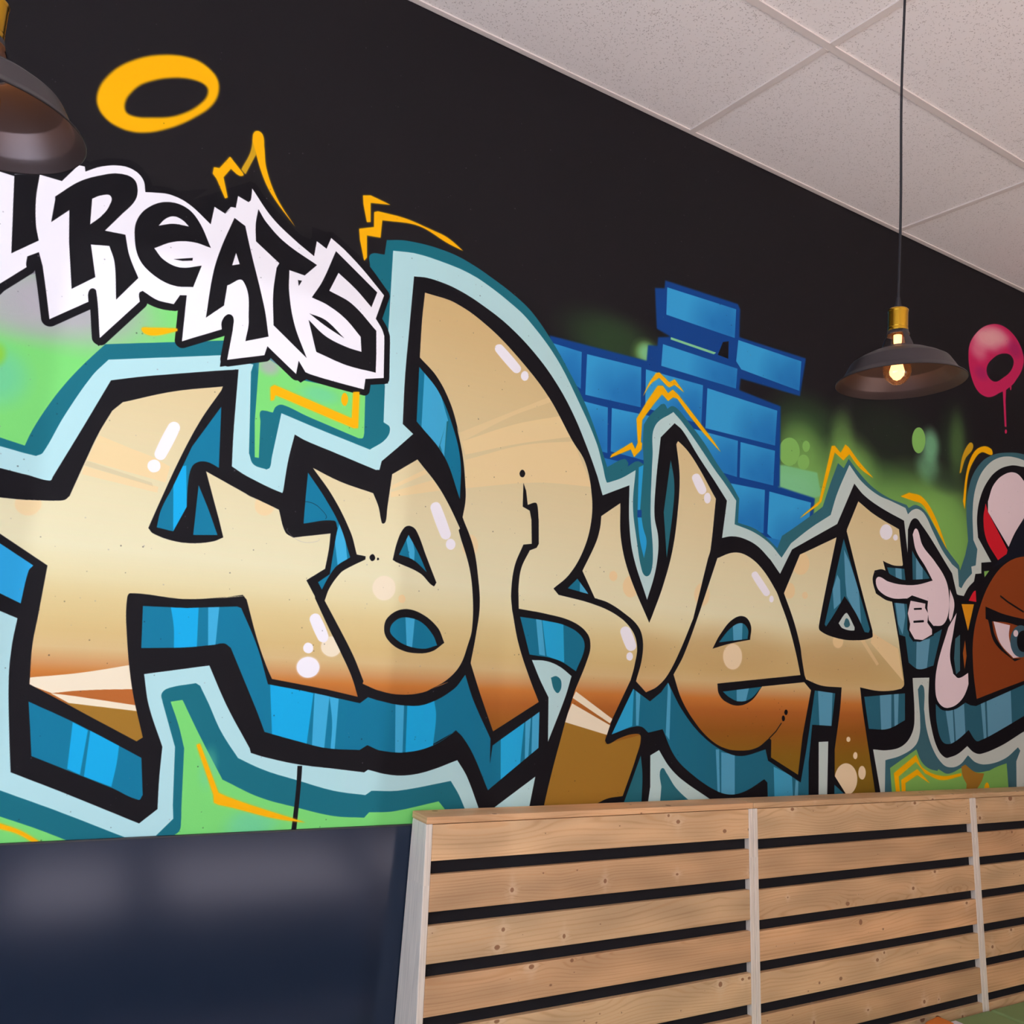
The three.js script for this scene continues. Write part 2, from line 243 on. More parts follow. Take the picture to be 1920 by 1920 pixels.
i peach .7|~2804 2036 ~2801 2028 ~2793 2022 ~2783 2021 ~2774 2026 ~2771 2033 ~2773 2041 ~2781 2047 ~2792 2048 ~2800 2044
i peach .7 soft|~3018 1873 ~3013 1857 ~2998 1847 ~2979 1846 ~2964 1854 ~2957 1869 ~2962 1885 ~2977 1895 ~2996 1896 ~3011 1888
i cream2|~3126 1340 ~3114 1304 ~3081 1283 ~3039 1284 ~3005 1306 ~2991 1342 ~3002 1377 ~3034 1399 ~3076 1399 ~3112 1376
i cream2|~3177 1365 ~3173 1349 ~3162 1339 ~3148 1340 ~3136 1349 ~3131 1365 ~3135 1381 ~3146 1390 ~3160 1390 ~3172 1380
i cream2|~3123 1431 ~3121 1423 ~3115 1418 ~3107 1418 ~3100 1423 ~3097 1431 ~3100 1439 ~3106 1444 ~3114 1444 ~3121 1439
i cream2|~3078 1494 ~3076 1488 ~3070 1484 ~3063 1484 ~3056 1488 ~3054 1494 ~3056 1500 ~3062 1503 ~3069 1503 ~3075 1500
i peach|3196 1919 3367 1864 3406 1732 3189 1878
i peach .6|3121 1886 3148 1887 3244 1795 3230 1788
f white|~414 2173 ~407 2164 ~396 2163 ~388 2170 ~387 2182 ~410 2254 ~418 2263 ~429 2264 ~437 2257 ~438 2245
f white|~404 2148 ~403 2138 ~396 2131 ~386 2129 ~378 2134 ~374 2142 ~375 2152 ~382 2159 ~392 2161 ~400 2157
f white|~1233 2085 ~1234 2073 ~1225 2063 ~1211 2062 ~1201 2070 ~1161 2144 ~1161 2156 ~1170 2165 ~1183 2167 ~1193 2159
f white|~1253 2051 ~1251 2041 ~1243 2034 ~1234 2033 ~1225 2038 ~1221 2047 ~1223 2057 ~1230 2064 ~1240 2065 ~1249 2060
f white|~887 1761 ~888 1749 ~881 1740 ~868 1740 ~859 1747 ~832 1793 ~831 1804 ~839 1813 ~851 1814 ~860 1807
f white|~1428 2640 ~1433 2630 ~1428 2619 ~1417 2613 ~1405 2615 ~1337 2664 ~1332 2674 ~1336 2685 ~1348 2691 ~1359 2689
f white|~1463 2614 ~1461 2604 ~1454 2597 ~1446 2595 ~1438 2599 ~1434 2608 ~1436 2617 ~1443 2625 ~1452 2627 ~1459 2623
f white|~2246 2372 ~2248 2360 ~2237 2349 ~2221 2346 ~2209 2352 ~2179 2391 ~2177 2403 ~2187 2413 ~2203 2417 ~2215 2411
f white|~2272 2339 ~2270 2327 ~2262 2319 ~2252 2317 ~2243 2323 ~2239 2334 ~2241 2346 ~2249 2354 ~2260 2356 ~2268 2350
f white|~1964 1801 ~1965 1787 ~1953 1777 ~1936 1776 ~1923 1785 ~1897 1829 ~1896 1843 ~1908 1853 ~1925 1854 ~1938 1845
f white|~1955 1758 ~1953 1750 ~1946 1744 ~1938 1744 ~1930 1748 ~1927 1756 ~1929 1765 ~1936 1770 ~1944 1771 ~1952 1766
f white|~2591 2034 ~2594 2025 ~2586 2016 ~2572 2013 ~2560 2018 ~2497 2077 ~2494 2087 ~2501 2095 ~2515 2099 ~2526 2094
f white|~2616 2005 ~2614 1998 ~2608 1993 ~2601 1992 ~2594 1996 ~2592 2003 ~2594 2011 ~2599 2016 ~2607 2017 ~2613 2013
f white|~3314 2347 ~3307 2327 ~3286 2312 ~3261 2309 ~3240 2318 ~3231 2336 ~3239 2356 ~3259 2371 ~3284 2374 ~3305 2365
f white|~3351 2328 ~3349 2320 ~3341 2315 ~3331 2313 ~3323 2317 ~3319 2324 ~3322 2332 ~3330 2338 ~3340 2339 ~3348 2335
f blackp|1056 1983 ~1065 2037 ~1082 2078 ~1102 2086 ~1123 2073 ~1162 2002 1201 1932 ~1192 1921 ~1145 1954 1067 1978
f shade|1074 2000 1098 2060 ~1135 2011 1167 1959 ~1120 1990
i skym|1088 2059 1107 2062 1122 2017 1124 1978 1110 1988
f blackp|~1050 1786 ~1058 1820 ~1101 1846 ~1157 1840 ~1217 1803 1244 1760 ~1206 1733 ~1156 1725 ~1104 1733 ~1065 1757
f shade|~1068 1787 ~1084 1814 ~1116 1824 ~1164 1814 ~1204 1781 1222 1751 ~1180 1739 ~1124 1745 ~1083 1765
i skym|1111 1832 1142 1830 1142 1731 1125 1738
f blackp|2315 1804 ~2348 1855 ~2404 1912 ~2464 1929 ~2501 1899 2500 1847 ~2403 1828
f shade|2344 1828 ~2399 1882 ~2452 1904 ~2487 1884 2487 1849
i skym|2408 1902 2458 1911 2459 1834 2417 1831
f blackp|2346 1683 2797 1733 2805 1706 2572 1681 ~2523 1631 ~2456 1609 ~2389 1622 ~2355 1649
f shade|2374 1656 2570 1680 ~2515 1635 ~2455 1624 ~2408 1637
i skym|2442 1671 2506 1678 2489 1616 2446 1614
f blackp|2965 2298 2997 2312 3023 2310 ~3122 2088 3198 1927 ~3196 1900 ~3080 1881 ~2967 1885 ~2880 1906 ~2873 1926
f shade|3005 2281 ~3051 2189 3182 1931 3174 1917 3149 1918 ~3092 1989 3020 2052 ~2963 1979 2914 1923 2906 1933
i skym|3008 2238 3043 2194 3105 2087 3127 1949 3088 1989 3032 2053 3022 2106
i skym|2972 2133 2989 2113 2997 2024 2958 1994 2947 2072
f pale|2988 1942 ~3023 1981 ~3039 1985 3086 1933 ~3083 1920 ~3013 1924
f teal|3019 1941 ~3036 1965 ~3057 1944 ~3049 1932 ~3029 1930
f blackp|3256 2219 ~3289 2212 ~3334 2207 3395 2212 3419 2132 3274 2135 3274 2180
f shade|3283 2195 3399 2200 3411 2143 ~3336 2147 3295 2174
i skym|3338 2203 3379 2207 3385 2141 3345 2137
f blackp|~1002 1983 ~1001 1978 ~997 1974 ~992 1973 ~988 1976 ~985 1982 ~986 1987 ~990 1991 ~995 1992 ~999 1989
f blackp|~1014 1981 ~1014 1979 ~1012 1978 ~1010 1977 ~1008 1978 ~1008 1980 ~1008 1982 ~1009 1984 ~1011 1984 ~1013 1983
f blackp|~1478 2301 ~1476 2294 ~1472 2289 ~1465 2288 ~1460 2291 ~1457 2298 ~1459 2305 ~1463 2310 ~1470 2311 ~1475 2307
f blackp|~2714 1591 ~2712 1585 ~2708 1581 ~2702 1581 ~2697 1585 ~2695 1590 ~2697 1596 ~2701 1600 ~2707 1600 ~2712 1597
f blackp|~2700 1568 ~2699 1562 ~2694 1558 ~2689 1558 ~2685 1562 ~2683 1568 ~2684 1574 ~2688 1578 ~2693 1578 ~2698 1574
k blackp 4.4|2681 1550 2654 1520 2620 1495
f blackp|840 1413 853 1413 ~855 1353 855 1251 842 1251 ~843 1353
f blackp|1844 1286 ~1891 1300 1951 1307 1956 1244 1847 1248
k blackp 1.1|~742 2034 ~743 2074 ~766 2105 ~795 2112 ~826 2100 ~845 2073
k mist 0.7|~744 2033 ~761 2012 ~799 2002 ~832 2017
f blackp|3203 2173 ~3255 2183 ~3308 2167 ~3380 2154 3453 2156 3546 2167 3579 2179 ~3488 2248 ~3430 2315 3424 2372 ~3455 2411 ~3502 2411 3739 2216 3780 2119 3782 2031 3694 1978 3608 1960 3613 1935 3515 1901 3469 1901 3427 1948 3424 2060 ~3294 2057 3215 2080 ~3192 2133
f hand|3452 2353 ~3470 2381 ~3489 2375 ~3523 2315 ~3611 2255 ~3690 2187 ~3718 2119 ~3715 2037 ~3679 1987 3609 1975 3574 1998 3563 2049 3567 2079 3455 2093 3423 2077 ~3320 2070 ~3236 2093 ~3212 2129 ~3230 2150 ~3292 2137 ~3381 2132 ~3490 2142 3598 2170 ~3545 2225 ~3477 2287
f hand|3446 2070 3549 2066 3547 2047 3570 2026 3565 1986 3598 1960 3599 1938 3534 1910 3478 1910 3441 1946 3445 1972 3428 2015
k blackp 7.9|3473 2037 3521 2042
k blackp 9.0|3472 1983 3536 1990
f hand|3725 2144 ~3758 2088 ~3747 2028 3731 2001 3719 2017
f hand|3716 1976 3777 2045 ~3754 1959 ~3731 1853 3757 1777 ~3797 1761 3875 1789 ~3872 1738 ~3818 1666 ~3721 1630 ~3653 1651 ~3628 1706 ~3640 1808
f teal|3769 1931 3803 1950 3820 1881 3816 1799 3777 1775 3761 1843
f blackp|3802 2044 3903 2094 3930 1652 3879 1651 3867 1790 3807 1776
f brown|3842 1929 3855 1860 3841 1801 3827 1870
f face|5178 2137 ~5044 2334 ~4716 2408 ~4351 2361 ~4180 2314 ~4049 2219 ~3955 2086 ~3905 1945 ~3907 1803 3935 1674 ~4129 1723 4317 1769 5037 1990
f blackp|3999 2090 ~4159 2066 4468 2051 4468 1994 ~4182 2030 4051 2027 ~4073 1968 ~4138 1911 4221 1867 4294 1870 4238 1855 ~4073 1932 4019 2031 4000 2035
f hand|4062 2028 4198 2020 ~4191 1963 ~4227 1904 4277 1876 4227 1870 ~4116 1934
f hand|4271 1882 4527 1895 4527 2023 4386 2013
f iris|~4377 1956 ~4360 1911 ~4316 1881 ~4261 1879 ~4218 1903 ~4201 1945 ~4217 1990 ~4261 2020 ~4315 2024 ~4360 2000
f blackp|~4366 1956 ~4355 1925 ~4328 1906 ~4294 1904 ~4267 1920 ~4257 1949 ~4267 1979 ~4294 1999 ~4328 2001 ~4355 1984
f hand|~4267 1987 ~4263 1977 ~4253 1970 ~4240 1970 ~4230 1975 ~4226 1984 ~4230 1994 ~4240 2000 ~4253 2001 ~4263 1996
k blackp 8.6|4120 2148 4181 2126 4311 2091
f navy|4049 2272 ~4169 2366 ~4236 2443 4316 2544 4783 2648 5046 2403 ~4716 2415 ~4351 2364 ~4180 2320
f hand|4013 2578 ~4056 2660 ~4144 2725 ~4246 2749 ~4327 2715 ~4470 2637 4316 2540 ~4236 2456 4185 2385 4014 2528
f red|3994 2566 4014 2528 4176 2370 4169 2350 4097 2313 ~4004 2396 ~3977 2486
f amber|3813 2086 3908 2093 3864 1971
f red|3867 2106 ~3902 2148 3921 2157 3926 2105
f green2|3985 2250 4027 2257 3990 2223
f blackp|-85 2768 141 2852 ~214 2900 ~265 2896 ~294 2849 431 2892 395 2850 537 2951 ~682 2849 721 2841 717 2879 780 2875 ~878 2829 965 2753 940 2669 969 2633 976 2610 989 2487 930 2473 929 2447 757 2454 734 2434 641 2486 635 2475 521 2431 517 2430 520 2521 410 2458 398 2555 ~383 2547 ~347 2545 318 2551 227 2416 220 2423 197 2513 118 2443 108 2442 81 2530 68 2590 ~62 2565 47 2554 7 2487 -41 2439
T white|-110 2751 -33 2778 -2 2777 -3 2782 49 2799 96 2799 126 2851 140 2852 143 2840 ~176 2865 ~217 2882 ~251 2881 ~274 2864 283 2834 ~304 2840 ~343 2847 ~390 2837 449 2801 453 2851 482 2841 497 2862 481 2841 494 2864 507 2866 509 2900 538 2892 ~543 2900 543 2933 ~605 2870 ~669 2829 732 2797 735 2842 765 2829 775 2864 ~820 2840 ~881 2798 950 2742 932 2667 ~954 2641 963 2623 965 2607 974 2500 919 2485 918 2454 ~826 2458 ~759 2463 744 2466 722 2493 719 2455 633 2513 628 2487 533 2452 538 2536 ~535 2569 ~521 2573 ~508 2551 510 2529 416 2474 413 2596 397 2592 385 2565 ~345 2565 308 2579 ~301 2571 305 2550 227 2436 ~204 2551 ~194 2554 ~188 2541 191 2519 114 2455 ~97 2525 83 2579 71 2610 49 2593 ~49 2574 51 2567 -2 2507 -67 2438
f ink|-3 2781 48 2800 ~48 2738 ~56 2676 67 2638 16 2591 ~7 2680
f ink|87 2756 ~134 2811 ~184 2846 ~219 2861 ~251 2859 ~264 2835 ~261 2802 ~233 2754 204 2706 251 2710 ~267 2659 294 2609 251 2541 ~236 2632 219 2671 178 2662 198 2584 151 2541 131 2652 121 2733 87 2691 88 2748|170 2711 166 2777 ~185 2792 ~206 2797 ~206 2771 ~192 2740
f ink|~272 2717 ~274 2760 ~297 2799 ~336 2825 ~382 2826 ~419 2799 457 2738 ~412 2740 ~364 2726 321 2696 ~348 2672 ~388 2664 440 2684 426 2622 ~378 2613 ~328 2627 ~290 2659|324 2757 ~338 2780 ~357 2793 ~379 2790 397 2778 ~358 2773
f ink|370 2681 416 2698 416 2691 392 2683
f ink|507 2837 537 2824 ~559 2761 ~612 2618 633 2540 574 2513 ~576 2572 ~550 2672 510 2650 508 2594 467 2550 ~471 2672 ~483 2746|522 2744 535 2716 516 2707
f ink|566 2881 ~592 2851 ~648 2811 743 2774 712 2735 668 2738 ~675 2673 ~700 2588 743 2506 643 2574 ~632 2661 633 2734 639 2749 570 2791 ~564 2838
f ink|793 2830 928 2745 915 2697 ~863 2737 807 2770 786 2711 ~856 2691 937 2632 944 2566 948 2510 ~859 2512 769 2529 767 2532 737 2613 ~789 2580 ~850 2564 899 2560 892 2603 ~841 2644 ~787 2669 739 2679 ~764 2733
f ink|695 2717 706 2718 699 2701
f ink|737 2632 ~784 2625 844 2587 ~790 2607
f yellow blur|~143 3040 ~158 3097 ~201 3156 ~272 3207 ~353 3231 ~406 3215 ~426 3181 ~417 3128 ~372 3069 ~312 3016 ~251 2983 ~198 2979 ~158 3000|~208 3041 ~220 3082 ~250 3120 ~317 3161 ~377 3174 ~399 3159 ~384 3115 ~333 3063 ~277 3035 ~221 3021
f yellow soft|438 2939 439 2957 453 2959 476 3000 513 2968 ~516 2961 ~504 2957 482 2968 466 2938 483 2887 477 2882 449 2928
f olive soft|509 2976 ~527 3032 529 3079 542 3030 521 2966
f yellow soft|529 3067 ~529 3087 ~540 3098 ~554 3091 ~562 3057 ~575 2999 ~613 2927 671 2863 ~597 2933 ~562 2987
f yellow soft|855 3018 878 3026 942 3018 880 3004 886 2947 875 2943 859 2993
f yellow soft|854 2916 898 2935 894 2980 905 2986 ~992 2992 ~1082 2984 ~1137 2976 1193 2951 ~1139 2959 ~1037 2983 921 2964 921 2910 879 2904 886 2839 879 2827 860 2884
f yellow soft|~318 2481 ~338 2490 401 2504 402 2498 ~344 2472
f yellow soft|654 2404 664 2412 891 2364 887 2440 905 2444 912 2341 899 2338 679 2384 669 2386 667 2372 659 2368
f yellow|~874 2416 ~873 2405 ~869 2397 ~863 2396 ~857 2402 ~854 2412 ~855 2423 ~859 2431 ~865 2432 ~871 2426
f yellow soft|574 1467 582 1470 642 1349 664 1339 ~734 1314 878 1267 ~790 1282 ~684 1311 646 1320 634 1325 630 1345
f yellow soft|87 1316 167 1294 ~209 1277 259 1246 244 1246 ~205 1270 168 1283 89 1305
f yellow soft|1931 2644 ~1957 2699 1984 2739 1999 2745 2047 2720 2071 2736 2118 2699 2072 2717 2048 2702 2036 2706 2000 2727 ~1963 2696
f yellow soft|1996 2697 2018 2701 2044 2679 2064 2697 2090 2685 ~2174 2623 ~2257 2560 2310 2515 ~2223 2569 ~2149 2621 2088 2670 2069 2671 2046 2653 2017 2671 1986 2634 1934 2562 1934 2485 1940 2481 1939 2460 1909 2428 1893 2452 1807 2408 1814 2420 1896 2476 1912 2455 1922 2480 1910 2562 1955 2637
f yellow soft|2743 2328 2770 2350 2852 2411 2916 2645 2934 2649 2971 2626 2999 2666 3020 2658 ~3085 2611 3181 2556 ~3094 2584 3025 2631 2989 2599 2935 2623 2864 2411 2842 2392
f yellow soft|3365 2506 3424 2531 ~3518 2523 ~3606 2454 3702 2315 ~3587 2434 ~3519 2492 3453 2500
f olive soft|3788 2674 ~3810 2758 ~3861 2826 ~3889 2826 ~3883 2798 ~3831 2749 3798 2679
f yellow soft|3817 2550 ~3842 2689 ~3893 2784 ~3967 2829 ~4038 2829 ~4044 2804 ~3957 2800 ~3894 2747 ~3853 2672 3830 2515
f yellow soft|3356 1360 3501 1432 ~3548 1379 ~3679 1344 3824 1353 3824 1342 ~3679 1328 3566 1356 3501 1405 3387 1347 3400 1263 3377 1264
f yellow soft|3405 1332 3511 1374 3600 1315 3512 1351 3432 1320 3436 1263 3412 1263
f ochre|3823 1381 3853 1390 ~3924 1358 3997 1350 ~3975 1314 3925 1272 3855 1251 3864 1307 ~3834 1342
f yellow soft|~4037 1281 ~4034 1264 ~4025 1254 ~4013 1254 ~4004 1265 ~4000 1282 ~4003 1299 ~4013 1309 ~4024 1309 ~4034 1298
f pink soft|~3849 3257 ~3907 3361 ~4038 3439 ~4174 3448 ~4285 3387 ~4309 3305 ~4233 3197 4158 3141 4155 3084 4163 2961 4149 2959 4132 3129 ~3997 3074 ~3894 3113|~3994 3200 ~4050 3275 ~4152 3322 ~4219 3311 ~4210 3258 ~4141 3200 ~4051 3160
i s pinklite .95|3994 3357 165 72
i s pinklite .9|4083 3392 146 60
i s pinklite .55|3929 3289 97 71
i s plum .5|3952 3178 76 45
i s plum .5|4232 3361 82 61
f pink|~4168 2938 ~4166 2931 ~4161 2927 ~4156 2926 ~4151 2929 ~4149 2935 ~4151 2941 ~4156 2946 ~4161 2947 ~4166 2944
f pink|~4205 3164 ~4204 3155 ~4201 3149 ~4196 3148 ~4193 3153 ~4192 3161 ~4193 3170 ~4196 3176 ~4200 3177 ~4204 3172
`.trim().split('\n');
const INK = {
 "black": "#1e1b1e",
 "blackp": "#141217",
 "ink": "#131116",
 "green": "#7ede76",
 "green2": "#82b85c",
 "dkgreen": "#33512f",
 "leaf": "#86c062",
 "mist": "#b3aeb4",
 "aqua": "#6fd3a0",
 "lime": "#8ccf3a",
 "mint": "#86d09a",
 "minty": "#7fc98a",
 "teal": "#15707f",
 "pale": "#b6e2e4",
 "shade": "#0b7a9c",
 "sky": "#12aee6",
 "skym": "#3fb0dc",
 "blue2": "#2aa4dc",
 "brick": "#38a3dc",
 "brickdeep": "#1159a8",
 "brickline": "#0f4590",
 "white": "#f6f3f8",
 "peach": "#f0d49e",
 "deepcream": "#cdbb94",
 "cream1": "#f4e6c8",
 "deep": "#b9692f",
 "ochre": "#a5782a",
 "yellow": "#ffb800",
 "olive": "#d5a51c",
 "pink": "#d0265e",
 "hand": "#f0dade",
 "face": "#93441d",
 "brown": "#a4561f",
 "navy": "#171a26",
 "red": "#d8202f",
 "amber": "#e79a1c",
 "iris": "#3f5f6e",
 "letter": [
  [
   1250,
   "#80641a"
  ],
  [
   1340,
   "#86681c"
  ],
  [
   1430,
   "#8e681c"
  ],
  [
   1520,
   "#9a5e20"
  ],
  [
   1590,
   "#b3682c"
  ],
  [
   1630,
   "#cb7d38"
  ],
  [
   1655,
   "#d09a62"
  ],
  [
   1690,
   "#d9bc84"
  ],
  [
   1730,
   "#d9bd80"
  ],
  [
   1765,
   "#dcc488"
  ],
  [
   1810,
   "#dfcb92"
  ],
  [
   1860,
   "#e6daa8"
  ],
  [
   1930,
   "#e9e3ba"
  ],
  [
   2060,
   "#e6ddb2"
  ],
  [
   2200,
   "#e3d4a6"
  ],
  [
   2400,
   "#dfca98"
  ],
  [
   2700,
   "#d8bb84"
  ],
  [
   2850,
   "#d6b67c"
  ]
 ],
 "pinklite": "#f0aeb0",
 "plum": "#9c1f66",
 "cream2": "#f3dcb4",
 "tan": "#b98f58"
};
function trace(path, text) {
  const p = [...text.matchAll(/(~?)(-?\d+) (-?\d+)/g)].map((m) => ({ s: m[1] === '~', x: +m[2], y: +m[3] })), n = p.length;
  const dir = (i) => { const a = p[(i + n - 1) % n], b = p[(i + 1) % n], l = Math.hypot(b.x - a.x, b.y - a.y) || 1; return [(b.x - a.x) / l, (b.y - a.y) / l]; };
  path.moveTo(p[0].x, p[0].y);
  for (let i = 0; i < n; i++) {
    const a = p[i], b = p[(i + 1) % n], l = Math.hypot(b.x - a.x, b.y - a.y) * 0.36;
    if (path.open && i === n - 1) break;
    const u = a.s ? dir(i) : [(b.x - a.x) / (l / 0.36 || 1), (b.y - a.y) / (l / 0.36 || 1)];
    const v = b.s ? dir((i + 1) % n) : [(b.x - a.x) / (l / 0.36 || 1), (b.y - a.y) / (l / 0.36 || 1)];
    path.bezierCurveTo(a.x + u[0] * l, a.y + u[1] * l, b.x - v[0] * l, b.y - v[1] * l, b.x, b.y);
  }
}
function shape(ctx, texts) { ctx.beginPath(); for (const t of texts) { trace(ctx, t); ctx.closePath(); } }
function muralCanvas(x0, x1, y0, y1) {
  const N = 2048, c = canvas(N, N), ctx = c.getContext('2d'), sx = N / (x1 - x0), sy = N / (y1 - y0);
  const wall = () => ctx.setTransform(sx / 1000, 0, 0, -sy / 1000, -x0 * sx, y1 * sy);
  ctx.fillStyle = INK.black; ctx.fillRect(0, 0, N, N);
  const letter = (() => { const g = ctx.createLinearGradient(0, 1250, 0, 2850); for (const [y, col] of INK.letter) g.addColorStop((y - 1250) / 1600, col); return g; })();
  // the blues run from clear on the left to slate on the right
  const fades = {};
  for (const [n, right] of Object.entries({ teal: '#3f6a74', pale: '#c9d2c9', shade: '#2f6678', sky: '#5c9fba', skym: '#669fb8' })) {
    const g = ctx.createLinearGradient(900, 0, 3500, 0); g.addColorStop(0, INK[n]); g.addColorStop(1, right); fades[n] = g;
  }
  const R = rng(11);
  let inside = null;
  for (const line of MURAL) {
    const [head, ...paths] = line.split('|'), h = head.split(' '), keep = h[0] === 'i';
    const [cmd, name, ...opt] = keep ? (h[1] === 's' ? h.slice(1) : ['f', ...h.slice(1)]) : h;
    ctx.save(); wall();
    if (keep && inside) { shape(ctx, inside); ctx.clip(); }
    const col = INK[name];
    const soft = opt.includes('soft') ? 4 : 0;
    const alpha = opt.map(Number).find((v) => v > 0);
    if (cmd === 's') {
      const [x, y, rx, ry] = paths[0].split(' ').map(Number);
      ctx.translate(x, y); ctx.scale(rx, ry); ctx.globalAlpha = alpha ?? 1;
      const g = ctx.createRadialGradient(0, 0, 0, 0, 0, 1), rgb = col;
      for (const [o, a] of [[0, 1], [0.35, 0.93], [0.6, 0.6], [0.8, 0.22], [1, 0]]) g.addColorStop(o, rgb + Math.round(a * 255).toString(16).padStart(2, '0'));
      ctx.fillStyle = g; ctx.fillRect(-1, -1, 2, 2);
    } else if (cmd === 'k') {
      ctx.beginPath(); trace(Object.assign(ctx, { open: true }), paths[0]); ctx.open = false;
      ctx.lineWidth = alpha; ctx.lineCap = ctx.lineJoin = 'round'; ctx.strokeStyle = col; ctx.stroke();
    } else {
      if (alpha && alpha < 1) ctx.globalAlpha = alpha;
      shape(ctx, paths);
      if (cmd === 'T') { ctx.lineWidth = 35; ctx.lineJoin = 'round'; ctx.strokeStyle = INK.ink; ctx.stroke(); }
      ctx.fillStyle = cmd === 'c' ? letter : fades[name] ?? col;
      if (soft) { ctx.shadowBlur = soft; ctx.shadowColor = col; }
      if (opt.includes('blur')) ctx.filter = 'blur(2px)';
      ctx.fill('evenodd');
      ctx.filter = 'none'; ctx.shadowBlur = 0; ctx.shadowColor = 'transparent';
      if (cmd === 'b') {   // bricks fade towards one corner, as sprayed
        ctx.clip();
        const v = [...paths[0].matchAll(/(-?\d+) (-?\d+)/g)], bx = Math.max(...v.map((m) => +m[1])), by = Math.min(...v.map((m) => +m[2]));
        for (const [dx, dy, r, a] of [[-120, 30, 130, 0.5], [-20, 20, 110, 0.55], [-30, 110, 90, 0.3]]) {
          const g = ctx.createRadialGradient(bx + dx, by + dy, 0, bx + dx, by + dy, r);
          g.addColorStop(0, INK.brickdeep + Math.round(a * 255).toString(16).padStart(2, '0')); g.addColorStop(1, INK.brickdeep + '00');
          ctx.fillStyle = g; ctx.fillRect(bx - 900, by - 200, 1200, 900);
        }
      }
      if (!keep) inside = paths;
    }
    ctx.restore();
  }
  // overspray dust and roller wear
  wall();
  for (let i = 0; i < 900; i++) {
    const x = 1000 * (x0 + R() * (x1 - x0)), y = 1000 * (y0 + R() * (y1 - y0)), r = 0.6 + R() * 1.3;
    ctx.globalAlpha = 0.25 + 0.3 * R(); ctx.fillStyle = R() < 0.6 ? '#1a171c' : '#8a8790';
    ctx.beginPath(); ctx.arc(x, y, r, 0, 7); ctx.fill();
  }
  return c;
}

// ---------------------------------------------------------------- surface textures
function pits() {   // mineral-fibre ceiling tile: fissures and pin holes
  const N = 1024, colour = canvas(N, N), bump = canvas(N, N), R = rng(5);
  const a = colour.getContext('2d'), b = bump.getContext('2d');
  a.fillStyle = '#f6eeeb'; a.fillRect(0, 0, N, N); b.fillStyle = '#c8c8c8'; b.fillRect(0, 0, N, N);
  for (let i = 0; i < 3000; i++) {
    const x = R() * N, y = R() * N, t = R() * Math.PI, l = 1.2 + R() * R() * 7, w = 0.9 + R() * 1.3;
    for (const ox of [-N, 0, N]) for (const oy of [-N, 0, N]) {
      if (x + ox < -12 || x + ox > N + 12 || y + oy < -12 || y + oy > N + 12) continue;
      for (const [c, s, e] of [[a, '#c9bcb8', 0], [b, '#202020', 0.5]]) {
        c.save(); c.translate(x + ox, y + oy); c.rotate(t); c.fillStyle = s; c.beginPath(); c.ellipse(0, 0, l + e, w + e, 0, 0, 7); c.fill(); c.restore();
      }
    }
  }
  return [texture(colour), texture(bump, false)].map((t) => { t.wrapS = t.wrapT = THREE.RepeatWrapping; return t; });
}
const ROWS = 8;
